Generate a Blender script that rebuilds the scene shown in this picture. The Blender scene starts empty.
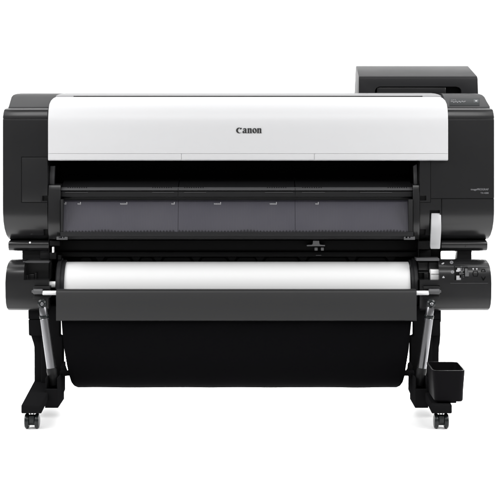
import bpy, bmesh, math
from mathutils import Vector, Matrix

# ---------------------------------------------------------------- camera mapping
CAMD, CAMZ, HZ, S0 = 5.5, 0.952, 120.0, 0.0033     # distance to front plane, eye height, horizon row, metres per photo pixel
def sc(Y): return S0*(CAMD+Y)/CAMD
def X(px, Y=0.0): return (px-250.0)*sc(Y)
def Z(py, Y=0.0): return CAMZ-(py-HZ)*sc(Y)

scene = bpy.context.scene
COL = scene.collection

# ---------------------------------------------------------------- materials
def mat(name, col, rough=0.45, metal=0.0, spec=0.5, bump=0.0, bscale=600.0, var=0.0, vscale=6.0, coat=0.0, stretch=None):
    m = bpy.data.materials.new(name); m.use_nodes = True
    nt = m.node_tree; b = nt.nodes['Principled BSDF']
    b.inputs['Base Color'].default_value = (*col, 1)
    b.inputs['Roughness'].default_value = rough
    b.inputs['Metallic'].default_value = metal
    b.inputs['Specular IOR Level'].default_value = spec
    b.inputs['Coat Weight'].default_value = coat
    tc = nt.nodes.new('ShaderNodeTexCoord')
    src = tc.outputs['Object']
    if stretch:
        mp = nt.nodes.new('ShaderNodeMapping'); mp.inputs['Scale'].default_value = stretch
        nt.links.new(src, mp.inputs['Vector']); src = mp.outputs['Vector']
    if bump > 0:
        n = nt.nodes.new('ShaderNodeTexNoise'); n.inputs['Scale'].default_value = bscale; n.inputs['Detail'].default_value = 2
        bp = nt.nodes.new('ShaderNodeBump'); bp.inputs['Strength'].default_value = bump; bp.inputs['Distance'].default_value = 0.0006
        nt.links.new(src, n.inputs['Vector']); nt.links.new(n.outputs['Fac'], bp.inputs['Height'])
        nt.links.new(bp.outputs['Normal'], b.inputs['Normal'])
    if var > 0:
        n2 = nt.nodes.new('ShaderNodeTexNoise'); n2.inputs['Scale'].default_value = vscale; n2.inputs['Detail'].default_value = 4
        nt.links.new(src, n2.inputs['Vector'])
        mr = nt.nodes.new('ShaderNodeMapRange'); mr.inputs['To Min'].default_value = rough-var; mr.inputs['To Max'].default_value = rough+var
        nt.links.new(n2.outputs['Fac'], mr.inputs['Value']); nt.links.new(mr.outputs['Result'], b.inputs['Roughness'])
    return m

M = {}
M['shell']   = mat('black_shell_plastic', (.0095,.0095,.010), .25, spec=.46, bump=.015, bscale=900, var=.05)
M['shellup'] = mat('black_top_plastic', (.0135,.0135,.0145), .40, spec=.18, bump=.02, bscale=900, var=.05)
M['dark']    = mat('dark_plastic', (.010,.010,.0105), .5, spec=.25, bump=.1)
M['pit']     = mat('black_interior_plastic', (.0025,.0025,.0027), .6, spec=.15)
M['grey']    = mat('charcoal_plastic', (.045,.045,.047), .42, spec=.4, bump=.05)
M['trim']    = mat('grey_trim_plastic', (.075,.075,.078), .35, spec=.5)
M['white']   = mat('white_cover_plastic', (.505,.505,.512), .38, spec=.45, bump=.03, bscale=1100, var=.04)
M['lid']     = mat('light_grey_plastic', (.25,.25,.255), .45, spec=.4)
M['lip']     = mat('highlit_lip_plastic', (.050,.050,.052), .40, spec=.4)  # paler than the shelf: the edge highlight is put into the colour
M['catch']   = mat('mid_grey_plastic', (.22,.22,.225), .4)
M['fin']     = mat('dark_smoky_plastic', (.026,.025,.029), .5, spec=.2)
M['lever']   = mat('pale_grey_plastic', (.37,.37,.38), .35, spec=.5)
M['paper']   = mat('white_paper', (.70,.70,.70), .75, spec=.2, bump=.12, bscale=30, stretch=(.15,8,8))
M['knob']    = mat('white_plastic', (.80,.80,.80), .3, spec=.5)
M['steel']   = mat('brushed_aluminium', (.23,.23,.24), .30, metal=1.0, bump=.06, bscale=200, stretch=(8,8,.4))
M['chrome']  = mat('bright_steel', (.85,.85,.86), .22, metal=1.0)
M['fabric']  = mat('black_basket_fabric', (.0030,.0030,.0034), .9, spec=.02, bump=.35, bscale=700)
M['apron']   = mat('grey_apron_plastic', (.019,.019,.0195), .45, spec=.35, bump=.08)
M['stand']   = mat('black_painted_steel', (.0085,.0085,.009), .65, spec=0, bump=.15, bscale=500)
M['rubber']  = mat('black_caster_plastic', (.005,.007,.0075), .3, spec=.35)
M['glass']   = mat('black_panel_glass', (.018,.020,.021), .45, spec=.12)
M['print']   = mat('white_print', (.38,.38,.39), .6)
M['markp']   = mat('pale_grey_print', (.30,.30,.31), .6)
M['dimprint']= mat('grey_print', (.20,.20,.21), .6)
M['ink']     = mat('black_print', (.012,.012,.012), .5)
M['bin']     = mat('black_bin_plastic', (.0038,.0035,.0042), .55, spec=.05, bump=.1)
M['screen']  = mat('grey_screen_glass', (.045,.05,.052), .45, spec=.2)

def rib_material():
    m = mat('smoky_ribbed_plastic', (.075,.072,.084), .42, spec=.30)
    nt = m.node_tree; b = nt.nodes['Principled BSDF']
    tc = nt.nodes.new('ShaderNodeTexCoord'); 
    w = nt.nodes.new('ShaderNodeTexWave'); w.bands_direction = 'X'; w.inputs['Scale'].default_value = 60.0
    w.inputs['Distortion'].default_value = 0.0
    nz = nt.nodes.new('ShaderNodeTexNoise'); nz.inputs['Scale'].default_value = 1.0; nz.inputs['Detail'].default_value = 3
    mp = nt.nodes.new('ShaderNodeMapping'); mp.inputs['Scale'].default_value = (5, 2, 6)
    nt.links.new(tc.outputs['Object'], w.inputs['Vector'])
    nt.links.new(tc.outputs['Object'], mp.inputs['Vector']); nt.links.new(mp.outputs['Vector'], nz.inputs['Vector'])
    bp = nt.nodes.new('ShaderNodeBump'); bp.inputs['Strength'].default_value = .15; bp.inputs['Distance'].default_value = .001
    nt.links.new(w.outputs['Fac'], bp.inputs['Height']); nt.links.new(bp.outputs['Normal'], b.inputs['Normal'])
    r1 = nt.nodes.new('ShaderNodeMix'); r1.data_type = 'RGBA'
    r1.inputs['A'].default_value = (.024,.0225,.036,1); r1.inputs['B'].default_value = (.050,.048,.058,1)
    nt.links.new(nz.outputs['Fac'], r1.inputs['Factor'])
    r2 = nt.nodes.new('ShaderNodeMix'); r2.data_type = 'RGBA'; r2.blend_type = 'MULTIPLY'; r2.inputs['Factor'].default_value = .14
    nt.links.new(r1.outputs['Result'], r2.inputs['A']); nt.links.new(w.outputs['Color'], r2.inputs['B'])
    nt.links.new(r2.outputs['Result'], b.inputs['Base Color'])
    return m
M['smoke'] = rib_material()

# ---------------------------------------------------------------- mesh helpers
def bevel(bm, w, seg=3, ang=30):
    if w <= 0: return
    bmesh.ops.remove_doubles(bm, verts=bm.verts, dist=1e-6)
    bmesh.ops.recalc_face_normals(bm, faces=bm.faces)
    es = [e for e in bm.edges if len(e.link_faces) == 2 and e.calc_face_angle(0) > math.radians(ang)]
    bmesh.ops.bevel(bm, geom=es, offset=w, segments=seg, profile=.5, affect='EDGES', clamp_overlap=True)

def add_box(bm, x0, x1, y0, y1, z0, z1, bev=0.0, rot=None):
    t = bmesh.new()
    bmesh.ops.create_cube(t, size=1.0)
    for v in t.verts:
        v.co = Vector(((x0+x1)/2+v.co.x*(x1-x0), (y0+y1)/2+v.co.y*(y1-y0), (z0+z1)/2+v.co.z*(z1-z0)))
    if bev: bevel(t, bev)
    merge(bm, t); return bm

def pbox(bm, px0, py0, px1, py1, Yf, Yb, bev=0.0):
    """box whose front face fills a photo rectangle at depth Yf"""
    return add_box(bm, X(px0,Yf), X(px1,Yf), Yf, Yb, Z(py1,Yf), Z(py0,Yf), bev)

def merge(bm, t):
    me = bpy.data.meshes.new('t'); t.to_mesh(me); bm.from_mesh(me); bpy.data.meshes.remove(me); t.free()

def sweep(bm, prof, x0, x1, bev=0.0, in0=None, in1=None):
    """closed side profile [(Y, Z)] swept from x0 to x1 (metres), with optional insets per profile point"""
    t = bmesh.new()
    n = len(prof)
    a = [t.verts.new((x0+(in0[i] if in0 else 0), p[0], p[1])) for i, p in enumerate(prof)]
    b = [t.verts.new((x1-(in1[i] if in1 else 0), p[0], p[1])) for i, p in enumerate(prof)]
    for i in range(n):
        j = (i+1) % n
        t.faces.new((a[i], a[j], b[j], b[i]))
    t.faces.new(a[::-1]); t.faces.new(b)
    bmesh.ops.recalc_face_normals(t, faces=t.faces)
    if bev: bevel(t, bev)
    merge(bm, t); return bm

def pz(prof): return [(Y, Z(py, Y)) for Y, py in prof]

def outline(bm, pts, Yf, Yb, bev=0.0):
    """photo outline at depth Yf extruded back to Yb"""
    t = bmesh.new()
    a = [t.verts.new((X(x,Yf), Yf, Z(y,Yf))) for x, y in pts]
    b = [t.verts.new((v.co.x, Yb, v.co.z)) for v in a]
    n = len(a)
    for i in range(n):
        j = (i+1) % n
        t.faces.new((a[i], a[j], b[j], b[i]))
    t.faces.new(a[::-1]); t.faces.new(b)
    bmesh.ops.recalc_face_normals(t, faces=t.faces)
    if bev: bevel(t, bev)
    merge(bm, t); return bm

def add_lathe(bm, prof, p0, axis, seg=48):
    """profile [(distance along axis, radius)] turned about the axis from p0"""
    t = bmesh.new()
    axis = Vector(axis).normalized()
    q = Vector((0,0,1)).rotation_difference(axis).to_matrix()
    rings = []
    for d, r in prof:
        if r < 1e-6: rings.append([t.verts.new(Vector(p0)+axis*d)]); continue
        rings.append([t.verts.new(Vector(p0)+axis*d+q @ Vector((r*math.cos(2*math.pi*k/seg), r*math.sin(2*math.pi*k/seg), 0))) for k in range(seg)])
    for A, B in zip(rings, rings[1:]):
        for k in range(seg):
            l = (k+1) % seg
            if len(A) == 1 and len(B) == 1: continue
            if len(A) == 1: t.faces.new((A[0], B[k], B[l]))
            elif len(B) == 1: t.faces.new((A[k], A[l], B[0]))
            else: t.faces.new((A[k], A[l], B[l], B[k]))
    for R, rev in ((rings[0], True), (rings[-1], False)):
        if len(R) > 1: t.faces.new(R[::-1] if rev else R)
    bmesh.ops.recalc_face_normals(t, faces=t.faces)
    merge(bm, t); return bm

def rod(bm, p0, p1, r, ch=None, seg=32):
    d = (Vector(p1)-Vector(p0)); L = d.length; c = r*.25 if ch is None else ch
    return add_lathe(bm, [(0,0),(0,r-c),(c,r),(L-c,r),(L,r-c),(L,0)], p0, d, seg)

def obj(name, bm, m, parent=None, ang=32):
    me = bpy.data.meshes.new(name); bm.to_mesh(me); bm.free()
    me.materials.append(m)
    me.polygons.foreach_set('use_smooth', [True]*len(me.polygons))
    me.set_sharp_from_angle(angle=math.radians(ang))
    o = bpy.data.objects.new(name, me); COL.objects.link(o)
    if parent is not None: o.parent = parent
    return o

def cut(o, cbm):
    """carve the boxes of cbm out of o (result baked into o's mesh)"""
    bmesh.ops.recalc_face_normals(cbm, faces=cbm.faces)
    me = bpy.data.meshes.new('cutter'); cbm.to_mesh(me); cbm.free()
    c = bpy.data.objects.new('cutter', me); COL.objects.link(c)
    md = o.modifiers.new('b', 'BOOLEAN'); md.operation = 'DIFFERENCE'; md.object = c; md.solver = 'EXACT'; md.use_self = True
    dg = bpy.context.evaluated_depsgraph_get(); dg.update()
    nm = bpy.data.meshes.new_from_object(o.evaluated_get(dg))
    o.modifiers.clear(); old = o.data; o.data = nm; nm.name = old.name
    bpy.data.meshes.remove(old)
    bpy.data.objects.remove(c); bpy.data.meshes.remove(me)
    nm.set_sharp_from_angle(angle=math.radians(32))
    return o

def groove(bm, px0, py0, px1, py1, Y, w=.0022, depth=.004, horizontal=None):
    """thin slot in a front face at depth Y along a photo line"""
    x0, x1, z0, z1 = X(px0,Y), X(px1,Y), Z(py1,Y), Z(py0,Y)
    if abs(px1-px0) > abs(py1-py0): add_box(bm, x0, x1, Y-.03, Y+depth, z0-w/2, z0+w/2)
    else: add_box(bm, x0-w/2, x0+w/2, Y-.03, Y+depth, z0, z1)

def group_empty(name, label=None, cat=None, loc=(0,0,0)):
    e = bpy.data.objects.new(name, None); COL.objects.link(e); e.location = loc
    if label: e['label'] = label; e['category'] = cat
    return e

def text_mesh(name, s, size, px, py, Y, m, parent, align='RIGHT', sx=1.0, off=0.0):
    cu = bpy.data.curves.new('txt', 'FONT'); cu.body = s; cu.size = size; cu.align_x = align; cu.extrude = .0003; cu.offset = off
    t = bpy.data.objects.new('txt', cu); COL.objects.link(t)
    dg = bpy.context.evaluated_depsgraph_get(); dg.update()
    me = bpy.data.meshes.new_from_object(t.evaluated_get(dg))
    bpy.data.objects.remove(t); bpy.data.curves.remove(cu)
    me.transform(Matrix.Translation((X(px,Y), Y-.0006, Z(py,Y))) @ Matrix.Rotation(math.pi/2, 4, 'X') @ Matrix.Diagonal((sx,1,1,1)))
    me.name = name; me.materials.clear(); me.materials.append(m)
    o = bpy.data.objects.new(name, me); COL.objects.link(o); o.parent = parent
    return o

# ---------------------------------------------------------------- the setting: white paper sweep
def sweep_backdrop():
    bm = bmesh.new()
    prof = [(-1.8, 0.0), (2.2, 0.0)]
    R = 1.2
    for k in range(1, 25):
        a = math.pi/2*k/24
        prof.append((2.2+R*math.sin(a), R-R*math.cos(a)))
    prof.append((2.2+R, 8.0))
    rows = [[bm.verts.new((x, y, z)) for y, z in prof] for x in (-5, -1.5, 1.5, 5)]
    for A, B in zip(rows, rows[1:]):
        for i in range(len(prof)-1):
            bm.faces.new((A[i], B[i], B[i+1], A[i+1]))
    m = mat('white_studio_paper', (.93,.93,.93), .9, spec=.1)
    o = obj('floor', bm, m)
    o['kind'] = 'structure'
    return o
sweep_backdrop()

# ---------------------------------------------------------------- the printer
PR = group_empty('large_format_printer', 'wide black and white roll paper printer on a wheeled stand with hanging black basket', 'printer')

# --- side housings
def side_housing(left):
    if left: x0, x1 = X(2.8), X(47.6)
    else:    x0, x1 = X(419.8), X(494.2)
    prof = [(0.055,108.2),(0.040,108.2),(0.0150,108.7),(0.0080,109.8),(0.0059,111.0),(0.0042,112.5),(0.00175,115.0),(.00035,117.0),(0.0,118.0),(0.0035,118.3),(0.0035,119.1),(0.0,119.5),
            (0.0,205),(0.001,214),(0.006,222),(0.016,229),(0.031,235),(0.050,238.8),(0.07,240.0),(0.60,223.5)]
    ins  = [.012,.010,.006,.003,.002,.0015,.0005,0,0,0,0,0,0,0,.001,.003,.007,.012,.015,.015]
    P = pz(prof); P[-1] = (0.60, P[-2][1]); P.append((0.60, P[0][1])); ins.append(.012)
    bm = bmesh.new()
    sweep(bm, P, x0, x1, bev=.0025, in0=ins if left else None, in1=None if left else ins)
    o = obj('side_housing', bm, M['shell'], PR)
    c = bmesh.new()
    if left:
        groove(c, 21.5,157,47.6,157,0); groove(c, 21.5,202.5,47.6,202.5,0); groove(c, 21.5,157,21.5,202.5,0)
        pbox(c, 41.5,196,49,201.2,-.02,.02); pbox(c, 42.0,230,49,236.5,-.02,.05)
    else:
        groove(c, 430.6,161,430.6,202,0); groove(c, 430.6,198.6,496,198.6,0, w=.003); groove(c, 441.6,198.6,441.6,242,0, w=.003, depth=.01)
        groove(c, 419,202.5,430.6,202.5,0)
        pbox(c, 418,196,427,200.8,-.02,.02); pbox(c, 419,230,427,236,-.02,.05)
        pbox(c, 431.0,210.8,441.3,246,-.04,.03)
        # upper left corner of this housing is hollow behind the white cover
    cut(o, c)
    # raised shoulder behind the front band
    sp = [(0.050,108.6),(0.054,107.4),(0.060,106.5),(0.125,97.0),(0.145,94.9),(0.170,93.8),(0.215,93.3)]
    P = pz(sp); P += [(0.585, P[-1][1]), (0.585, P[0][1])]
    si = [0,0,.001,.0,.003,.011,.018,.018,0] if left else [0,0,.002,.007,.012,.020,.026,.026,0]
    bm = bmesh.new()
    if left: sweep(bm, P, X(7.9,.05), X(60,.05), bev=.003, in0=si)
    else:    sweep(bm, P, X(446,.05), X(490.2,.05), bev=.003, in1=si)
    s = obj('shoulder', bm, M['shellup'], PR)
    return o, s
HL, SL = side_housing(True)
HR, SR = side_housing(False)
text_mesh('lettering', 'imagePROGRAF', .0092, 488.6, 190.3, 0, M['dimprint'], HR, sx=.95)
text_mesh('lettering', 'TX-4200', .0078, 488.6, 193.8, 0, M['dimprint'], HR, sx=.95)

# access panel on the left housing, set into its seam
bm = bmesh.new(); outline(bm, [(22.2,157.8),(47.2,157.8),(47.2,195.4),(41,195.4),(41,201.8),(22.2,201.8)],-.0008,.002,.0006)
# (its proud plate reads as the removable side panel)
obj('access_panel', bm, M['shell'], PR)

# --- white top cover (arched)
def top_cover():
    prof = [(-.012,160.6),(-.018,159.6),(-.018,154.0),(-.018,150),(-.018,128),(-.0165,121),(-.012,114.5),(-.002,108.5),(.012,104.0),(.032,100.4),(.058,98.0),(.085,96.9)]
    P = pz(prof)
    zt = P[-1][1]
    R = .032                                                # corner radius seen from the front
    def ins(z):
        d = z-(zt+.004-R)
        return 0 if d <= 0 else R-math.sqrt(max(0, R*R-min(d, R)**2))
    full = P + [(.30, P[-1][1]+.0005), (.52, P[-1][1]-.004), (.52, P[0][1]+.12), (.04, P[0][1]+.12), (.004, P[0][1]+.02), (.004, P[0][1])]
    I = [ins(z)*.8 for y, z in full[:len(P)]] + [.040,.044,0,0,0,0]
    # refine the bend
    bm = bmesh.new()
    sweep(bm, full, X(48,-.018), X(448.2,-.018), bev=.0022, in0=I, in1=I)
    o = obj('top_cover', bm, M['white'], PR, ang=40)
    c = bmesh.new()
    Yf = -.018
    groove(c, 40,153.6,460,153.6, Yf, w=.0011, depth=.0012)
    groove(c, 181.4,153.7,181.4,162, Yf, w=.0013, depth=.003); groove(c, 314.4,153.7,314.4,162, Yf, w=.0013, depth=.003)
    cut(o, c)
    return o
TC = top_cover()
bm = bmesh.new()
P = pz([(.1,97.6),(.1,96.0),(.103,95.4),(.125,94.4),(.155,93.6),(.21,93.1)]); P += [(.50,P[-1][1]-.001),(.50,P[0][1])]
li = [0,.001,.003,.008,.014,.022,.024,0]
sweep(bm, P, X(55.5,.1), X(441.5,.1), .001, li, li)
obj('rear_lid', bm, M['lid'], TC)
bm = bmesh.new(); pbox(bm, 73.5,95.9,422.5,97.6,.097,.101,.0004)
obj('lid_gap', bm, M['pit'], TC)

# brand lettering drawn as letter shapes (units: photo pixels, origin at left of baseline)
def logo():
    cu = bpy.data.curves.new('logo', 'CURVE'); cu.dimensions = '2D'; cu.fill_mode = 'BOTH'; cu.extrude = .0003
    K = sc(-.018); U0x, U0y = X(236.1,-.018), Z(133.2,-.018)
    def poly(pts):
        s = cu.splines.new('POLY'); s.points.add(len(pts)-1); s.use_cyclic_u = True
        for p, (x, y) in zip(s.points, pts): p.co = (x*K, y*K, 0, 1)
    def ell(cx, cy, rx, ry, a0=0, a1=360, n=28, tilt=0):
        out = []
        for k in range(n):
            a = math.radians(a0+(a1-a0)*k/(n if a1-a0 == 360 else n-1)); t = math.radians(tilt)
            x, y = rx*math.cos(a), ry*math.sin(a)
            out.append((cx+x*math.cos(t)-y*math.sin(t), cy+x*math.sin(t)+y*math.cos(t)))
        return out
    # C : heavy left, hooked beak on the upper right
    poly(ell(3.0,2.75,3.0,2.85,62,318,30) + [(5.75,1.35)] + ell(3.75,2.75,1.95,2.25,-52,-262,26)[0:0] + ell(3.95,2.75,2.05,2.3,300,92,26) + [(3.9,4.2),(4.6,3.45),(5.95,4.9),(5.2,5.45)])
    # a
    x = 6.35
    poly([(x+.35,3.7),(x+1.0,4.7),(x+2.1,5.05),(x+3.3,4.9),(x+3.95,4.3),(x+4.0,3.5),(x+4.0,.75),(x+4.65,.45),(x+4.65,.05),(x+2.75,.0),(x+2.6,.55),(x+1.75,-.05),(x+.75,-.05),(x+.05,.6),(x+.05,1.6),(x+.8,2.55),(x+2.45,3.1),(x+2.45,3.9),(x+1.95,4.25),(x+1.35,3.45)])
    poly([(x+2.45,2.55),(x+1.65,2.1),(x+1.35,1.35),(x+1.75,.8),(x+2.2,.9),(x+2.45,1.3)])
    # n
    def n_(x):
        poly([(x,4.55),(x+1.5,5.1),(x+2.0,5.05),(x+2.0,4.4),(x+2.8,5.0),(x+3.7,5.0),(x+4.35,4.5),(x+4.45,3.7),(x+4.45,.55),(x+4.9,.3),(x+4.9,0),(x+2.55,0),(x+2.55,.3),(x+2.9,.55),(x+2.9,3.6),(x+2.6,4.05),(x+2.2,3.95),(x+2.0,3.6),(x+2.0,.55),(x+2.35,.3),(x+2.35,0),(x+.05,0),(x+.05,.3),(x+.5,.55),(x+.5,4.0),(x,4.25)])
    n_(11.1)
    poly(ell(18.45,2.5,2.25,2.6)); poly(ell(18.5,2.5,.62,2.0,tilt=16))
    n_(20.75)
    t = bpy.data.objects.new('l', cu); COL.objects.link(t)
    dg = bpy.context.evaluated_depsgraph_get(); dg.update()
    me = bpy.data.meshes.new_from_object(t.evaluated_get(dg))
    bpy.data.objects.remove(t); bpy.data.curves.remove(cu)
    me.transform(Matrix.Translation((U0x, -.018-.0008, U0y)) @ Matrix.Rotation(math.pi/2, 4, 'X'))
    me.name = 'lettering'; me.materials.clear(); me.materials.append(M['ink'])
    o = bpy.data.objects.new('lettering', me); COL.objects.link(o); o.parent = TC
logo()

# --- upper rear box (top right)
def upper_box():
    Yf, Yb = .33, .58
    zf, zb = Z(75.8,Yf), Z(66.0,Yb)
    zbot = Z(94.6,Yf)-.01
    x0, x1 = X(358.7,Yf), X(478.3,Yf)
    P = [(Yf,zbot),(Yf,zf-.012),(Yf+.002,zf-.004),(Yf+.008,zf),(Yb-.01,zb),(Yb,zb-.012),(Yb,zbot)]
    I0 = [0,0,.0005,.001,.006,.005,0]
    I1 = [0,.001,.003,.004,.004,.003,0]
    bm = bmesh.new(); sweep(bm, P, x0, x1, .0022, I0, I1)
    o = obj('upper_box', bm, M['shellup'], PR, ang=25)
    c = bmesh.new()
    outline(c, [(375.5,96),(375.7,90),(377.2,87.6),(380,86.4),(457,86.4),(460.4,87.4),(462.3,89.6),(463,96)], Yf-.03, Yf+.05)
    # rebase cutter in front of the face
    cut(o, c)
    bm = bmesh.new(); pbox(bm, 376.6,87.1,446,95.5, Yf+.006, Yf+.045,.003)
    obj('tray_lip', bm, M['shell'], o)
upper_box()

# --- control panel on the right shoulder (slope of the shoulder)
def on_slope(bm, px0, py0, px1, py1, h=.002, th=.003, bev=.0006, lift=.0):
    # slope runs from (Y=.060, py 105.9) to (.125, 97)
    def pt(px, py):
        Ya, pa, Yb_, pb = .060, 106.5, .125, 97.0
        za, zb = Z(pa,Ya), Z(pb,Yb_)
        # find the point of the slope line whose projection is py
        lo, hi = -1.0, 2.5
        for _ in range(40):
            t = (lo+hi)/2; Y = Ya+t*(Yb_-Ya); z = za+t*(zb-za)
            p = HZ-(z-CAMZ)/sc(Y)
            if p > py: lo = t
            else: hi = t
        return Vector((X(px, Y), Y, z))
    d = (Vector((0,.125,Z(97,.125)))-Vector((0,.060,Z(106.5,.060)))).normalized()
    nrm = Vector((0,-d.z,d.y))
    a, b_, c_, e = pt(px0,py1), pt(px1,py1), pt(px1,py0), pt(px0,py0)
    t = bmesh.new()
    lo_ = [t.verts.new(v+nrm*(lift-th)) for v in (a,b_,c_,e)]; up = [t.verts.new(v+nrm*(lift+h)) for v in (a,b_,c_,e)]
    t.faces.new(lo_[::-1]); t.faces.new(up)
    for i in range(4):
        j = (i+1)%4; t.faces.new((lo_[i],lo_[j],up[j],up[i]))
    bmesh.ops.recalc_face_normals(t, faces=t.faces)
    if bev: bevel(t, bev, 2)
    merge(bm, t); return bm
bm = bmesh.new(); on_slope(bm, 449.4,98.6,479.6,105.8, h=.001)
CP = obj('control_panel', bm, M['glass'], PR)
bm = bmesh.new(); on_slope(bm, 473.6,99.6,478.4,103.2, h=.0016)
obj('display_screen', bm, M['screen'], CP)
bm = bmesh.new()
import random
random.seed(4)
x = 451.0
while x < 466:
    w = random.uniform(.5,1.2); y = 102.2+random.uniform(-.6,.5)
    on_slope(bm, x, y-.45, x+w, y+.35, h=.0014, bev=0); x += w+random.uniform(.25,.7)
obj('panel_print', bm, M['dimprint'], CP)
bm = bmesh.new()
for xx in (451.5,453.2,454.9): on_slope(bm, xx, 100.0, xx+.8, 100.5, h=.0014, bev=0)
obj('panel_print', bm, M['dimprint'], CP)
bm = bmesh.new()
for xx in (475.2,): on_slope(bm, xx, 100.9, xx+1.9, 101.9, h=.0021, bev=0)
obj('screen_print', bm, M['print'], CP)

# --- inner carcass: back wall and ceiling of the print opening, dark
bm = bmesh.new()
x0, x1 = X(47.7), X(419.7)
add_box(bm, x0, x1, .36, .58, Z(262,.36), Z(100,.36))              # rear wall
add_box(bm, x0, x1, .10, .36, Z(140,.1), Z(112,.1))                 # ceiling inside the cover
add_box(bm, X(48.5), X(445), .03, .10, Z(150,.03), Z(125,.03))
add_box(bm, X(47.6)-.0002, X(47.6)+.0012, .03,.58, Z(262,.03), Z(150,.03))  # thin black liners added to darken the lit inner side walls
add_box(bm, X(419.8)-.0012, X(419.8)+.0002, .03,.58, Z(262,.03), Z(150,.03))
obj('inner_carcass', bm, M['pit'], PR)
for a, b__ in ((45,60),(409,441)):  # dark walls added behind the open gaps to make them black
    bm = bmesh.new(); pbox(bm, a,252,b__,322,.13,.33,.002); obj('dark_backing', bm, M['pit'], PR)
for a, b__ in ((48.6,51.6),(415.2,419.2)):  # slim dark walls added to blacken the gap beside the roll
    bm = bmesh.new(); pbox(bm, a,257,b__,310,.045,.14,.002); obj('dark_backing', bm, M['pit'], PR)

# the dark strip right of the opening, below the cover
# --- cover stays (slim angled arms)
for pts in ([(50.3,166),(54.8,166),(54.0,184.5),(49.0,184.5)], [(413.4,166),(417.0,164),(417.6,184.5),(414.0,184.5)]):
    bm = bmesh.new(); outline(bm, pts, .05, .075, .0012); obj('cover_stay', bm, M['trim'], PR)

# --- paper exit cover: shelf, front lip with its highlight painted as paler grey, then bowed smoky window
lipL, lipR = 60.6, 412.8
bm = bmesh.new()
P = pz([(.024,190.4),(.020,187.3),(.026,186.9),(.16,176.0),(.20,174.5)]); P += [(.20,P[-1][1]-.02),(.17,P[-1][1]-.03),(.03,P[0][1]-.001)]
sweep(bm, P, X(lipL), X(lipR), .0006)
EC = obj('exit_cover', bm, M['shellup'], PR)
def lip():
    bm = bmesh.new()
    P = pz([(.019,190.7),(.0125,190.5),(.0105,190.0),(.0165,187.7),(.0185,187.2),(.0195,187.2)])
    sweep(bm, P, X(lipL), X(lipR), .0003)
    o = obj('cover_lip', bm, M['lip'], EC)
    c = bmesh.new()
    for x in (178.0, 295.2): add_box(c, X(x)-.0010, X(x)+.0010, -.02,.017, Z(192), Z(170))
    for g0 in (67, 152, 184, 267, 302.5, 388):
        for k in range(9): add_box(c, X(g0+k*2.3), X(g0+k*2.3+1.1), -.01,.03, Z(188.05,.015), Z(186.0,.015))
    cut(o, c)
lip()
c = bmesh.new()
for x in (178.0, 295.2): add_box(c, X(x)-.0012, X(x)+.0012, -.02,.13, Z(192), Z(170))
cut(EC, c)
bm = bmesh.new()
P = pz([(.022,190.7),(.017,191.6),(.015,196.6),(.020,197.2),(.028,197.6),(.028,199.6),(.021,200.2)]); P += [(.06,P[-1][1]),(.06,P[0][1])]
sweep(bm, P, X(lipL), X(lipR), .0004)
b_ = obj('cover_band', bm, M['shell'], EC)
c = bmesh.new()
for x in (178.0, 295.2): groove(c, x,190,x,201,.015, w=.0024, depth=.004)
cut(b_, c)
# long thin raised lines under the lip
for a, b__ in ((65,88),(152,174),(184,206),(265,293),(302,325),(360,392)):
    bm = bmesh.new(); add_box(bm, X(a,.015), X(b__,.015), .0142, .018, Z(192.7,.015), Z(192.2,.015))
    obj('finger_rail', bm, M['grey'], EC)

def window_Y(py):                                     # bowed: bulges toward the viewer in the middle
    t = (py-200)/(233-200)
    return .030-.036*(.35*min(max(t,0),1.05)+.65*min(max(t,0),1.05)**1.5)
WIN = []
for a, b__ in ((61.6,177.85),(178.15,295.05),(295.35,410.5)):
    bm = bmesh.new()
    rows = [200.2+k*(234.5-200.2)/14 for k in range(15)]
    P = [(window_Y(r), Z(r, window_Y(r))) for r in rows]
    P += [(y+.006, z) for y, z in reversed(P)]
    sweep(bm, P, X(a), X(b__), 0)
    w = obj('exit_window', bm, M['smoke'], EC); WIN.append(w)
    # dark rib ends showing at the foot of the window
    bm = bmesh.new(); px = a+1.2
    while px < b__-1.5:
        hgt = 230.6-.45*(.5+.5*math.cos((px-104)/47.0*2*math.pi))**2-.7*max(0, math.cos((px-104)/72.5*2*math.pi))**3
        y1 = window_Y(233.6)
        t = bmesh.new()
        wv = .7
        for (fx, fy) in ((0,0),): pass
        pts = [(px-wv,234.2),(px-wv,hgt+.4),(px-wv*.7,hgt),(px+wv*.7,hgt),(px+wv,hgt+.4),(px+wv,234.2)]
        Yf_ = window_Y(234.3)-.0004
        outline(bm, pts, Yf_, Yf_+.004)
        t.free()
        px += 3.25
    obj('rib_ends', bm, M['fin'], w)
# sill under the windows
bm = bmesh.new()
ys = window_Y(234.5)
P = pz([(ys-.0035,232.0),(ys-.0055,232.5),(ys-.004,236.0),(ys+.003,238.2),(ys+.02,239.4)]); P += [(.10,P[-1][1]),(.10,P[0][1])]
sweep(bm, P, X(60.8), X(412.8), .0006); obj('window_sill', bm, M['shellup'], EC)
# dark end strips between window and frame
for a, b__ in ((60.6,63.0),(408.6,412.8)):
    bm = bmesh.new(); pbox(bm, a,199.5,b__,234,-.0095,.05,.001); obj('window_border', bm, M['dark'], EC)
# end frames of the exit cover
for a, b__ in ((48.2,60.4),(413.0,419.6)):
    bm = bmesh.new()
    P = pz([(.014,184.2),(.006,185.2),(.002,190),(-.002,205),(-.006,218),(-.002,229),(.006,235),(.020,239.2)]); P += [(.12,P[-1][1]),(.12,P[0][1])]
    sweep(bm, P, X(a), X(b__), .0015); f = obj('end_frame', bm, M['shell'], EC)
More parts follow.
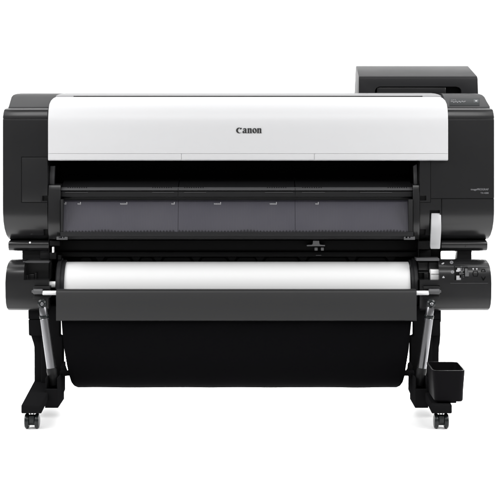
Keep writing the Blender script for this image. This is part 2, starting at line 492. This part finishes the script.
# roll position marks
bm = bmesh.new()
def mark(px, py, n):
    Y = window_Y(py)-.0012
    for k in range(n): pbox(bm, px+k*1.25, py-.9 if k < n-1 else py-2.2, px+k*1.25+.75, py+.2, Y, Y+.003)
    pbox(bm, px, py, px+n*1.25-.5, py+.35, Y, Y+.003)
for px, n in ((62.9,3),(77.6,3),(120.2,6),(171.4,3),(214.0,6),(269.8,6),(315.4,3)):
    bm = bmesh.new(); mark(px, 204.2, n); obj('size_mark', bm, M['markp'], EC)

# small brackets under the cover ends
for a, s in ((56.5,1),(404.0,-1)):
    bm = bmesh.new(); pbox(bm, a,236.8,a+11,239.8,-.012,.0,.0008)
    o = obj('bracket', bm, M['trim'], PR)
    c = bmesh.new()
    for q in ((2,5.2),(6.6,7.6)) if s > 0 else ((1.8,3.6),(5.4,6.6)): pbox(c, a+q[0],236.2,a+q[1],238.4,-.02,-.004)
    cut(o, c)

# --- beam under the print opening: recessed, almost black
bm = bmesh.new()
pbox(bm, 46,240.2,434,251.6,.10,.36,.002)
pbox(bm, 46,251.9,434,256.8,.085,.36,.002)
UB = obj('lower_beam', bm, M['pit'], PR)
bm = bmesh.new(); pbox(bm, 50,256.9,432,265,.13,.20,.002)
RB = obj('rear_guide', bm, M['pit'], UB)
for px in (100,136,158,196,232,260,303,352,391):
    bm = bmesh.new(); outline(bm, [(px-4.5,257.2),(px+4.5,257.2),(px+2.2,261),(px+1.3,265),(px-1.3,265),(px-2.2,261)], .118,.131,.0008)
    obj('guide_rib', bm, M['shellup'], RB)
# little raised arcs and latches between the ribs
for a, b__ in ((80,92),(106,131),(140,153),(163,191),(201,227),(237,256),(265,298),(308,347),(357,386)):
    bm = bmesh.new()
    outline(bm, [(a,261),(a+1.5,258.4),(a+4,257.6),(b__-4,257.6),(b__-1.5,258.4),(b__,261),(b__,264),(a,264)], .124,.131,.0006)
    obj('guide_pad', bm, M['dark'], RB)
# cutter carriage catch
bm = bmesh.new()
outline(bm, [(307,245.0),(312,244.7),(312.9,243.6),(313.1,240.8),(319.1,240.8),(319.4,243.6),(320.3,244.7),(325,245.0),(325,246.2),(307,246.2)], .070,.098,.0006)
pbox(bm, 314.6,247.6,317.6,250.6,.082,.099,.0006); pbox(bm, 321,247.6,323.8,250.6,.082,.099,.0006)
obj('carriage_catch', bm, M['catch'], PR)
bm = bmesh.new(); pbox(bm, 316,255.0,321.3,255.7,.080,.086); obj('carriage_mark', bm, M['trim'], UB)
# small hardware left of the roll
bm = bmesh.new(); pbox(bm, 52.0,247,53.9,252.8,.02,.04,.0012); obj('white_pin', bm, M['knob'], PR)
for q in ((49.5,240.5,60,246,.03,.12,.003),(49.2,252.5,56,259.5,.03,.12,.003),(57.5,255,61,260,.04,.12,.002),(418,241,430,249.6,.03,.12,.003),(419,250,431,257.5,.05,.12,.003)):
    bm = bmesh.new(); pbox(bm, *q); obj('latch_block', bm, M['pit'], PR)

# --- release lever
def lever():
    bm = bmesh.new()
    n = 22; pts = []
    for k in range(n+1):
        t = k/n; py = 213.3+t*(248.8-213.3)
        Y = .004-.018*math.sin(math.pi*min(1,t*1.1)*.9)-.004*t
        dx = -.55*math.sin(math.pi*(t-.1)) - .9*max(0,t-.45)*1.6
        w = 4.95+.15*math.sin(math.pi*t)
        if t > .95: w -= (t-.95)/.05*.5
        pts.append((py, Y, dx, w))
    t_ = bmesh.new(); rings = []
    for py, Y, dx, w in pts:
        cx = 436.2+dx; z = Z(py,0)
        r = []
        for (ux, uy) in ((-1,.3),(-.985,.06),(-.9,0),(.9,0),(.985,.06),(1,.3),(1,1),(-1,1)):
            r.append(t_.verts.new((X(cx+ux*w), Y+uy*.016, z)))
        rings.append(r)
    for A, B in zip(rings, rings[1:]):
        for k in range(8): t_.faces.new((A[k],A[(k+1)%8],B[(k+1)%8],B[k]))
    t_.faces.new(rings[0]); t_.faces.new(rings[-1][::-1])
    bmesh.ops.recalc_face_normals(t_, faces=t_.faces)
    es = [e for e in rings[-1][0].link_edges]
    bevel(t_, .0014, 2, 50)
    merge(bm, t_)
    return obj('release_lever', bm, M['lever'], PR, ang=50)
lever()

# --- hanging bars under the housings and their necks
bm = bmesh.new()
P = pz([(.045,240.4),(.032,241.6),(.028,244),(.030,248),(.038,250.4),(.055,251.2)]); P += [(.40,P[-1][1]),(.40,P[0][1])]
sweep(bm, P, X(8.2,.03), X(49,.03), .003); LB = obj('support_rail', bm, M['shell'], PR)
bm = bmesh.new(); add_lathe(bm, [(0,0),(0,.0028),(.001,.0034),(.004,.0034),(.004,0)], (X(30,.028),.0262,Z(242.6,.028)), (0,1,0), 20)
obj('screw', bm, M['knob'], LB)
bm = bmesh.new()
sweep(bm, P, X(441.2,.03), X(487.6,.03), .003); RBr = obj('support_rail', bm, M['shell'], PR)
text_mesh('rail_mark', '2', .0075, 465.6, 247.0, .028, M['ink'], RBr, align='CENTER')
bm = bmesh.new(); pbox(bm, 22.2,250.5,46.5,260,.06,.40,.002); pbox(bm, 40,249,50,259,.05,.07,.002)
obj('support_neck', bm, M['dark'], PR)
bm = bmesh.new(); pbox(bm, 457.4,250.5,471.8,260,.06,.13,.002); obj('support_neck', bm, M['dark'], PR)
bm = bmesh.new(); pbox(bm, 425,247,441.0,262,.07,.40,.002); obj('support_neck', bm, M['pit'], PR)

# --- roll unit housings (rounded)
def roll_unit(left):
    prof = [(.060,258.6),(.035,258.9),(.012,260.4),(-.006,263.0),(-.0205,267.0),(-.0280,272.5),(-.0312,277),(-.032,283),(-.032,297),(-.0318,304),(-.030,308.3),(-.020,310.3),(.020,310.6)]
    P = pz(prof); P += [(.34,P[-1][1]),(.34,P[0][1])]
    ins = [.0095,.0095,.008,.0055,.003,.0015,.0006,0,.0005,.002,.0045,.009,.0105,.0105,.0095]
    bm = bmesh.new()
    if left: sweep(bm, P, X(5.2,-.03), X(49,-.03), .003, in0=ins)
    else:    sweep(bm, P, X(417.5,-.03), X(491.6,-.03), .003, in1=ins)
    o = obj('roll_unit_housing', bm, M['shell'], PR)
    c = bmesh.new()
    Yf = -.04
    if left:
        pbox(c, 22.2,261.0,60,281.2,Yf-.03,.055)
        pbox(c, 33.5,286.5,60,288.0,Yf-.03,-.020); pbox(c, 33.5,296.3,60,297.8,Yf-.03,-.012)
    else:
        pbox(c, 410,261.0,440.6,281.2,Yf-.03,.055)
        pbox(c, 410,258,421.0,312,Yf-.03,.30)
        pbox(c, 424.5,286.5,441,288.0,Yf-.03,-.020); pbox(c, 424.5,296.3,441,297.8,Yf-.03,-.012)
        groove(c, 450.3,282.4,488,282.4,-.031, w=.0014, depth=.003)
        pbox(c, 455.8,267.4,462.6,281.2,Yf-.03,-.012)
        pbox(c, 464.4,267.6,469.6,277.6,Yf-.03,-.012)
    cut(o, c)
    return o
RL = roll_unit(True); RR = roll_unit(False)

def roundface_Y(py):
    tb = [(.060,258.6),(.035,258.9),(.012,260.4),(-.006,263.0),(-.0205,267.0),(-.0280,272.5),(-.0312,277),(-.032,283),(-.032,295)]
    for (ya, pa), (yb, pb) in zip(tb, tb[1:]):
        if pa <= py <= pb: return ya+(yb-ya)*(py-pa)/(pb-pa)
    return -.03
def decal(bm, x0, y0, x1, y1, lift=.0012, th=.004):
    Y0, Y1 = roundface_Y(y0)-lift, roundface_Y(y1)-lift
    t = bmesh.new()
    q = [(X(x0,Y1),Y1,Z(y1,Y1)),(X(x1,Y1),Y1,Z(y1,Y1)),(X(x1,Y0),Y0,Z(y0,Y0)),(X(x0,Y0),Y0,Z(y0,Y0))]
    a = [t.verts.new(v) for v in q]; b = [t.verts.new((v[0],v[1]+th,v[2]-.0005)) for v in q]
    t.faces.new(a); t.faces.new(b[::-1])
    for i in range(4): t.faces.new((a[i],b[i],b[(i+1)%4],a[(i+1)%4]))
    bmesh.ops.recalc_face_normals(t, faces=t.faces); merge(bm, t)
# white flags, levers and icons on the right roll unit
bm = bmesh.new()
for r in ((457.3,267.9,460.8,271.4),(456.3,269.8,459.2,271.8),(456.4,275.6,459.6,280.6),(459.2,277.8,461.6,280.6)):
    decal(bm, *r, lift=-.003, th=.006)
obj('indicator_flag', bm, M['lever'], RR)
bm = bmesh.new()
for r in ((460.8,268.0,462.2,269.6),(459.4,272.4,461.0,274.6),(461.2,272.9,464.0,274.0),(469.9,268.3,470.25,277.2),(463.0,268.0,464.0,271.2),(463.0,275.0,464.0,277.6)):
    decal(bm, *r, lift=.0002)
obj('switch_slots', bm, M['grey'], RR)
bm = bmesh.new(); decal(bm, 465.1,268.4,468.9,272.3, lift=-.004, th=.008)
decal(bm, 465.1,272.4,468.9,276.4, lift=.003, th=.012); obj('slide_switch', bm, M['trim'], RR)
for rs in (((441.6,263.4,443.4,264.2),(442.6,262.6,444.2,263.5)),((442.4,276.9,444.6,278.0),(443.0,276.1,444.0,276.9)),
          ((472.4,268.2,474.0,269.0),(472.9,269.0,473.6,270.0)),((475.9,268.2,477.6,268.9),(476.5,268.9,477.2,270.0))):
    bm = bmesh.new()
    for r in rs: decal(bm, *r)
    obj('icon_print', bm, M['print'], RR)
for cx, cy in ((451.6,262.3),(452.5,272.0)):
    bm = bmesh.new()
    for k in range(8):
        a = k*math.pi/4; decal(bm, cx+1.3*math.cos(a)-.45, cy+1.2*math.sin(a)-.4, cx+1.3*math.cos(a)+.45, cy+1.2*math.sin(a)+.4)
    decal(bm, cx-.5, cy-.4, cx+.5, cy+.4)
    obj('icon_print', bm, M['dimprint'], RR)
# round button and arrow outlines (raised dark rims)
def ring_decal(bm, pts, w=.35):
    n = len(pts)
    for i in range(n):
        (xa, ya), (xb, yb) = pts[i], pts[(i+1)%n]
        m_ = 5
        for k in range(m_):
            t0 = k/m_; x, y = xa+(xb-xa)*t0, ya+(yb-ya)*t0
            x2, y2 = xa+(xb-xa)*(k+1)/m_, ya+(yb-ya)*(k+1)/m_
            decal(bm, min(x,x2)-w, min(y,y2)-w, max(x,x2)+w, max(y,y2)+w, lift=.0009)
bm = bmesh.new()
ring_decal(bm, [(473.6,271.2),(477.3,271.2),(478.1,273.6),(477.3,276.2),(473.6,276.2),(472.8,273.6)], .3)
ring_decal(bm, [(482.2,269.3),(484.4,269.3),(485.4,271.6),(481.2,271.6)], .25)
ring_decal(bm, [(481.3,276.6),(483.4,280.4),(485.5,276.6),(483.4,279.8)], .25)
obj('button_outline', bm, M['pit'], RR)
bm = bmesh.new(); decal(bm, 455,266.6,488,267.0, lift=.0006); decal(bm, 450.3,282.9,488,283.25, lift=.0004); obj('panel_edge', bm, M['trim'], RR)

# recess contents left and right
bm = bmesh.new(); pbox(bm, 22.8,261.4,49,263.0,.0,.05,.001); obj('recess_ledge', bm, M['grey'], RL)
bm = bmesh.new()
pbox(bm, 26,275.2,28,281,.03,.054,.001); pbox(bm, 28,274.2,34.5,281,.036,.054,.002); pbox(bm, 34.5,273,36.4,281,.03,.054,.001)
obj('latch', bm, M['shell'], RL)
bm = bmesh.new(); pbox(bm, 416.5,258.4,439.4,261.0,-.005,.06,.0012); obj('recess_ledge', bm, M['trim'], RR)
bm = bmesh.new()
pbox(bm, 418,262,429,271,.035,.06,.002); pbox(bm, 418.5,271.8,428.4,273,.02,.05,.001); pbox(bm, 424,273,428.6,281,.02,.05,.002); pbox(bm, 429,262,440.4,270,.02,.05,.002)
obj('latch', bm, M['shell'], RR)
bm = bmesh.new(); pbox(bm, 430.6,269.8,440.2,274.0,-.012,.03,.0012); pbox(bm, 430.9,274.2,439.7,280.2,-.008,.03,.0012)
obj('roll_lock_lever', bm, M['knob'], RR)

# spindle ends, bright rods and handles
Yr = -.075
bm = bmesh.new()
zc, r = Z(284.4,.0), .0100
add_lathe(bm, [(0,0),(0,.003),(.007,r),(.028,r),(.028,0)], (X(47.6,0),0.0,zc), (1,0,0), 32); obj('spindle_end', bm, M['knob'], PR)
for px0, px1, hx0, hx1 in ((42.6,56.4,33.2,42.8),(416.3,428.8,428.6,439.6)):
    bm = bmesh.new(); rod(bm, (X(px0,Yr),Yr,Z(292.9,Yr)), (X(px1,Yr),Yr,Z(292.9,Yr)), .0072, .001); rr_ = obj('hinge_rod', bm, M['knob'], PR)
    bm = bmesh.new(); s_ = 1 if hx0 > 100 else -1
    rod(bm, (X(hx0,Yr),Yr,Z(291.5,Yr)), (X(hx1,Yr),Yr,Z(291.5,Yr)), .0088, .002)
    rod(bm, (X(hx1 if s_ > 0 else hx0-1.4,Yr),Yr,Z(291.4,Yr)), (X(hx1+1.4 if s_ > 0 else hx0,Yr),Yr,Z(291.4,Yr)), .0045, .001)
    obj('hinge_grip', bm, M['trim'], rr_)
    # bearing plates around the rod
    a_, b__ = (33,49.5) if s_ < 0 else (424,440)
    bm = bmesh.new(); pbox(bm, a_,286.8,b__,289.4,-.06,.0,.0015); pbox(bm, a_,296.6,b__,298.6,-.06,.0,.0015); pbox(bm, a_+1,289,b__,297,-.045,.0,.0015)
    obj('bearing_block', bm, M['dark'], rr_)

# roll holder flanges (part of the printer) 
Rc = .082; Ry = .075
zc = Z(263.4, Ry-Rc*.35)-Rc*.965
for a, b__ in ((56.6,64.6),(410.6,417.4)):
    bm = bmesh.new()
    xa, xb = X(a,Ry-.05), X(b__,Ry-.05)
    L = xb-xa; R_ = Rc+.012
    add_lathe(bm, [(0,0),(0,R_-.006),(.004,R_),(L*.55,R_),(L*.62,R_-.005),(L,R_-.005),(L,0)] if a < 100 else [(0,0),(0,R_-.005),(L*.38,R_-.005),(L*.45,R_),(L-.004,R_),(L,R_-.006),(L,0)], (xa,Ry,zc), (1,0,0), 72)
    obj('roll_flange', bm, M['shellup'], PR)

# --- front apron bar
bm = bmesh.new()
P = pz([(-.082,289.2),(-.095,289.8),(-.102,291.2),(-.104,293),(-.106,306),(-.108,320.3),(-.104,320.9)]); P += [(-.092,P[-1][1]),(-.080,Z(300,-.09)),(-.070,P[0][1])]
sweep(bm, P, X(56.3,-.1), X(416.4,-.1), .0008)
AP = obj('front_apron', bm, M['apron'], PR)
bm = bmesh.new(); rod(bm, (X(57,-.07),-.075,Z(297,-.07)), (X(415,-.07),-.075,Z(297,-.07)), .006); obj('apron_rod', bm, M['steel'], AP)

# --- hanging basket: shaped cloth
def basket():
    NX, NT = 60, 44
    # side section (Y, py) from apron down the front, round the bottom and up the back
    sec = []
    ctrl = [(-.090,318),(-.095,330),(-.102,345),(-.108,360),(-.100,374),(-.080,382.4),(-.045,386.2),(.0,387.0),(.06,385),(.13,378),(.18,364),(.22,345),(.25,325),(.27,305),(.28,290)]
    # Catmull-Rom
    for i in range(len(ctrl)-1):
        p0, p1, p2, p3 = ctrl[max(i-1,0)], ctrl[i], ctrl[i+1], ctrl[min(i+2,len(ctrl)-1)]
        for k in range(4):
            t = k/4
            sec.append(tuple(.5*((2*p1[j])+(-p0[j]+p2[j])*t+(2*p0[j]-5*p1[j]+4*p2[j]-p3[j])*t*t+(-p0[j]+3*p1[j]-3*p2[j]+p3[j])*t**3) for j in (0,1)))
    sec.append(ctrl[-1])
    def edge(py, side):                                     # the outline of the cloth ends
        L = [(300,61.0),(320,61.2),(335,62.6),(350,64.6),(365,67.2),(376,69.4),(382,70.9),(385.5,73.0),(387.2,76)]
        Rr = [(300,412.0),(320,411.8),(335,410.0),(350,408.4),(365,406.0),(376,404.6),(382,403.2),(385.5,401.2),(387.2,398.3)]
        T = L if side == 0 else Rr
        if py <= T[0][0]: return T[0][1]
        for (a, xa), (b, xb) in zip(T, T[1:]):
            if py <= b: return xa+(xb-xa)*(py-a)/(b-a)
        return T[-1][1]
    bm = bmesh.new(); rows = []
    for Y, py in sec:
        xl, xr = X(edge(py,0),-.1), X(edge(py,1),-.1)
        row = []
        for k in range(NX+1):
            u = k/NX
            sag = .0012*math.sin(u*19+py*.05)+.001*math.sin(u*41+1.3+py*.11)
            row.append(bm.verts.new((xl+(xr-xl)*u, Y+sag, Z(py,min(Y,.06))+.0004*math.sin(u*27))))
        rows.append(row)
    for A, B in zip(rows, rows[1:]):
        for k in range(NX): bm.faces.new((A[k],A[k+1],B[k+1],B[k]))
    o = obj('media_basket', bm, M['fabric'], PR, ang=60)
    md = o.modifiers.new('cloth_thickness', 'SOLIDIFY'); md.thickness = .003; md.offset = 0
    # hem along the apron and side hems
    return o
BK = basket()
bm = bmesh.new()
rod(bm, (X(52,.0),.24,.44), (X(420,.0),.24,.44), .008); obj('basket_rod', bm, M['steel'], BK)
bm = bmesh.new(); rod(bm, (X(60,-.05),-.05,Z(373,-.05)), (X(70,-.05),-.05,Z(373,-.05)), .0095, .003)
obj('basket_hanger', bm, M['stand'], BK)
bm = bmesh.new(); rod(bm, (X(402.5,-.05),-.05,Z(373,-.05)), (X(414,-.05),-.05,Z(373,-.05)), .0095, .003)
obj('basket_hanger', bm, M['stand'], BK)
bm = bmesh.new(); outline(bm, [(61.5,376.5),(60.5,367),(63.5,362.2),(65.2,361.2),(65.4,365.5),(67,370),(67.4,376)], -.04, -.03, .0008)
obj('hanger_plate', bm, M['stand'], BK)
bm = bmesh.new(); outline(bm, [(411.6,376),(412.5,366.5),(410.4,361.8),(408.0,363.2),(407.3,369),(405.8,371),(405.8,376)], -.04, -.03, .0008)
obj('hanger_plate', bm, M['stand'], BK)

# --- stand
def stand_side(left):
    cx = 32.2 if left else 441.0                            # caster centre at the front
    e = 1 if left else -1
    def mx(px): return px if left else 473.2-px             # mirrored layout (photo columns)
    def mout(bm, pts, Yf, Yb, bev): outline(bm, [(mx(x), y) for x, y in pts] if left else [(min(mx(x), 440.4), y) for x, y in pts], Yf, Yb, bev)
    def mbox(bm, x0, y0, x1, y1, Yf, Yb, bev): 
        a, b = sorted((mx(x0), mx(x1))); pbox(bm, a, y0, b, y1, Yf, Yb, bev)
    bm = bmesh.new()
    mout(bm, [(28.2,306.2),(44,306.2),(44,319.2),(28.4,319.2)], -.005,.16,.002)
    mout(bm, [(28.4,319.7),(44,319.7),(44,335.8),(29.8,335.8),(28.8,334.8)], -.003,.16,.002)
    L = obj('stand_leg', bm, M['stand'], PR)
    bm = bmesh.new()
    mout(bm, [(30.8,335),(44,335),(54,306),(54,385),(34.4,385),(34.3,347),(33.4,343)], .03,.16,.002)
    mout(bm, [(41,306),(59.2,306),(59.2,336.5),(62.2,337.5),(62.3,350),(62.6,364),(63.4,372),(63.4,392),(60,400),(41,400)], .002,.06,.002)
    obj('upright', bm, M['stand'], L)
    # foot beam: widens and rises toward the upright
    Yf, Ym, Yb = -.38, .06, .50
    xa, xb = X(mx(21.2),Yf), X(mx(41.6),Yf)
    if xa > xb: xa, xb = xb, xa
    za, zb = Z(404.8,Yf), Z(413.6,Yf)
    xo = X(34.4,Ym) if left else X(mx(34.4),Ym)             # outer edge at the upright
    t = bmesh.new()
    secs = []
    wid = xb-xa
    zt = Z(380,Ym)
    for Y, xout, top, bot in ((Yf, xa if left else xb, za, zb), (Ym, xo, zt, zb+.004), (Ym+.10, xo, zt, zb+.004), (Yb, xo-e*.012, za, zb)):
        xi = xout+e*wid*(1.0 if Y == Yf else 1.05)
        secs.append([t.verts.new(v) for v in ((xout,Y,bot),(xi,Y,bot),(xi,Y,top),(xout,Y,top))])
    for A, B in zip(secs, secs[1:]):
        for k in range(4): t.faces.new((A[k],A[(k+1)%4],B[(k+1)%4],B[k]))
    t.faces.new(secs[0]); t.faces.new(secs[-1][::-1])
    bmesh.ops.recalc_face_normals(t, faces=t.faces); bevel(t, .004, 3)
    bm = bmesh.new(); merge(bm, t)
    F = obj('foot', bm, M['stand'], L)
    # casters: twin wheels
    for (cxm, cy) in ((X(cx,-.355), -.355), (xo+e*.03, .44)):
        bm = bmesh.new()
        R = .0235
        top = zb
        add_box(bm, cxm-.006, cxm-.0035, cy-.004, cy+.004, R*1.4, top+.003); add_box(bm, cxm+.0035, cxm+.006, cy-.004, cy+.004, R*1.4, top+.003)
        add_lathe(bm, [(0,0),(0,.009),(.002,.0105),(.013,.0105),(.015,.009),(.015,0)], (cxm,cy,R*1.15), (0,0,1), 24)
        rod(bm, (cxm-.0105,cy,R), (cxm+.0105,cy,R), .0135, .002)
        add_box(bm, cxm-.0085, cxm+.0085, cy-.02, cy+.012, R*.85, R*1.75, .003)
        Cc = obj('caster', bm, M['rubber'], PR)
        for s in (-1, 1):
            bm = bmesh.new()
            x = cxm+s*.0155
            add_lathe(bm, [(-.0072,0),(-.0072,R*.72),(-.0060,R*.90),(-.0030,R*.985),(0,R),(.0030,R*.985),(.0060,R*.90),(.0072,R*.72),(.0072,0)], (x,cy,R), (1,0,0), 40)
            obj('wheel', bm, M['rubber'], Cc)
    # open pocket box
    bm = bmesh.new()
    mbox(bm, 44.9,389,58.2,408,-.17,.0,.0018)
    Pk = obj('stand_pocket', bm, M['stand'], L)
    bm = bmesh.new()
    a, b = sorted((X(mx(44.9),-.17), X(mx(58.2),-.17))); z0 = Z(389,-.17)
    hz = z0+.034
    add_box(bm, a+.0004, a+.0044, -.166, .0, z0-.004, hz, .001); add_box(bm, b-.0044, b-.0004, -.166, .0, z0-.004, hz, .001)
    obj('pocket_wall', bm, M['stand'], Pk)
    # carve the pocket
    c = bmesh.new(); add_box(c, a+.005, b-.005, -.163, -.022, z0-.05, z0+.05); cut(Pk, c)
    # strut
    p0 = Vector((X(mx(42.4),-.10), -.10, Z(304.5,-.10)))
    p1 = Vector((X(mx(51.8),-.10), -.10, Z(371.0,-.10)))
    d = (p1-p0).normalized(); Lh = (p1-p0).length
    bm = bmesh.new()
    add_lathe(bm, [(0,0),(0,.0128),(.002,.0142),(Lh-.05,.0150),(Lh-.05,0)], p0+d*.045, d, 40)
    ST = obj('support_strut', bm, M['steel'], PR)
    bm = bmesh.new(); add_lathe(bm, [(.008,0),(.008,.0115),(.010,.0125),(.036,.0128),(.036,0)], p0, d, 40); obj('strut_sleeve', bm, M['chrome'] if False else M['steel'], ST)
    bm = bmesh.new(); add_lathe(bm, [(.034,0),(.034,.0140),(.036,.0152),(.043,.0152),(.045,.0140),(.045,0)], p0, d, 40); obj('strut_ring', bm, M['rubber'], ST)
    bm = bmesh.new(); add_lathe(bm, [(0,0),(0,.009),(.004,.014),(.020,.014),(.022,.012),(.022,0)], p0+Vector((0,-.018,.004)), (0,1,0), 32)
    K = obj('strut_pivot', bm, M['rubber'], ST)
    bm = bmesh.new(); add_lathe(bm, [(0,0),(0,.003),(.0015,.0052),(.006,.0052),(.006,0)], p0+Vector((.001,-.0215,.004)), (.1,1,-.2), 24); obj('pivot_screw', bm, M['steel'], ST)
    bm = bmesh.new()
    add_lathe(bm, [(-.006,0),(-.006,.0158),(.004,.0170),(.014,.0158),(.024,.0165),(.034,.0150),(.05,.013),(.05,0)], p1-d*.004, d, 32)
    obj('strut_boot', bm, M['dark'], ST)
    return L
SLg = stand_side(True); SRg = stand_side(False)
bm = bmesh.new(); add_box(bm, X(58,.1), X(415,.1), .18, .22, .30, .36, .003); add_box(bm, X(58,.1), X(415,.1), .10, .16, .60, .64, .003)
obj('cross_beam', bm, M['stand'], PR)

# --- waste bin pocket hung at the right
def side_bin():
    Yf, Yb = -.365, -.175
    xl, xr = X(432.6,Yf), X(465.6,Yf)
    zt, zb_ = Z(370.6,Yf), Z(402.0,Yf)
    t = bmesh.new()
    def ring(z, ins, r=.020, n=6, lean=0):
        x0, x1, y0, y1 = xl+ins, xr-ins*.9, Yf+ins*.8, Yb-ins
        pts = []
        for cx, cy, a0 in ((x0+r,y0+r,180),(x1-r,y0+r,270),(x1-r,y1-r,0),(x0+r,y1-r,90)):
            for k in range(n+1):
                a = math.radians(a0+90*k/n); pts.append((cx+r*math.cos(a), cy+r*math.sin(a), z))
        return [t.verts.new(p) for p in pts]
    R = [ring(zb_,.010,.012), ring(zb_+.004,.0065,.016), ring(zb_+.03,.005), ring(zt-.01,.0005), ring(zt,0), ring(zt,.004,.017), ring(zt-.02,.005,.017), ring(zb_+.006,.010,.012)]
    for A, B in zip(R, R[1:]):
        n = len(A)
        for k in range(n): t.faces.new((A[k],A[(k+1)%n],B[(k+1)%n],B[k]))
    t.faces.new(R[0][::-1]); t.faces.new(R[-1])
    bmesh.ops.recalc_face_normals(t, faces=t.faces)
    bm = bmesh.new(); merge(bm, t)
    o = obj('side_bin', bm, M['bin'], PR)
    bm = bmesh.new(); pbox(bm, 450,401,456.4,403.2,-.33,-.25,.002); obj('bin_clip', bm, M['stand'], o)
side_bin()

# ---------------------------------------------------------------- paper roll
PRoll = group_empty('paper_roll', 'thick roll of plain white paper lying across the printer above the dark apron', 'paper roll', loc=(X(237,Ry),Ry,zc))
def local(o): o.data.transform(Matrix.Translation(-PRoll.location)); return o
bm = bmesh.new()
xa, xb = X(64.9,Ry-Rc*.6), X(409.8,Ry-Rc*.6); L = xb-xa
add_lathe(bm, [(0,.03),(0,Rc-.0012),(.0012,Rc),(L-.0012,Rc),(L,Rc-.0012),(L,.03)], (xa,Ry,zc), (1,0,0), 128)
local(obj('paper', bm, M['paper'], PRoll))
bm = bmesh.new(); rod(bm, (xa-.006,Ry,zc), (xb+.006,Ry,zc), .0298, .001); local(obj('core', bm, M['lever'], PRoll))

# ---------------------------------------------------------------- camera, light, world
cam = bpy.data.cameras.new('camera'); co = bpy.data.objects.new('camera', cam); COL.objects.link(co)
co.location = (0, -CAMD, CAMZ); co.rotation_euler = (math.radians(90), 0, 0)
cam.sensor_width = 36; cam.lens = 36*CAMD/(500*S0); cam.shift_y = -(250-HZ)/500; cam.clip_end = 200
scene.camera = co

w = bpy.data.worlds.new('World'); scene.world = w; w.use_nodes = True
bg = w.node_tree.nodes['Background']; bg.inputs['Color'].default_value = (1,1,1,1); bg.inputs['Strength'].default_value = .22

def area(name, loc, target, sx, sy, power):
    l = bpy.data.lights.new(name, 'AREA'); l.shape = 'RECTANGLE'; l.size = sx; l.size_y = sy; l.energy = power
    o = bpy.data.objects.new(name, l); COL.objects.link(o); o.location = loc
    o.rotation_euler = (Vector(target)-Vector(loc)).to_track_quat('-Z', 'Y').to_euler()
    return o
area('softbox_overhead', (0,.2,3.2), (0,.0,0), 4.0, 2.2, 45)
area('softbox_backdrop', (0,1.7,2.6), (0,3.0,.2), 6.0, 1.2, 85)
area('fill_under_printer', (0,1.25,.42), (0,-.30,0.05), 2.4, .55, 105)  # added lamp behind the printer, lifts the shade on the floor beneath
area('softbox_front', (0,-3.6,3.3), (0,0,.4), 4.5, .6, 66)
area('floor_fill_left', (-2.3,-.95,2.0), (-.2,-.75,0), 1.4, 1.4, 52)  # added fill lamp, whitens the floor in front of the printer
area('floor_fill_right', (2.3,-.95,2.0), (.2,-.75,0), 1.4, 1.4, 52)  # matching added fill for the right half of the floor

vs = scene.view_settings; vs.view_transform = 'Standard'; vs.look = 'None'; vs.exposure = 0.22; vs.gamma = 1
scene.cycles.max_bounces = 10; scene.cycles.diffuse_bounces = 6
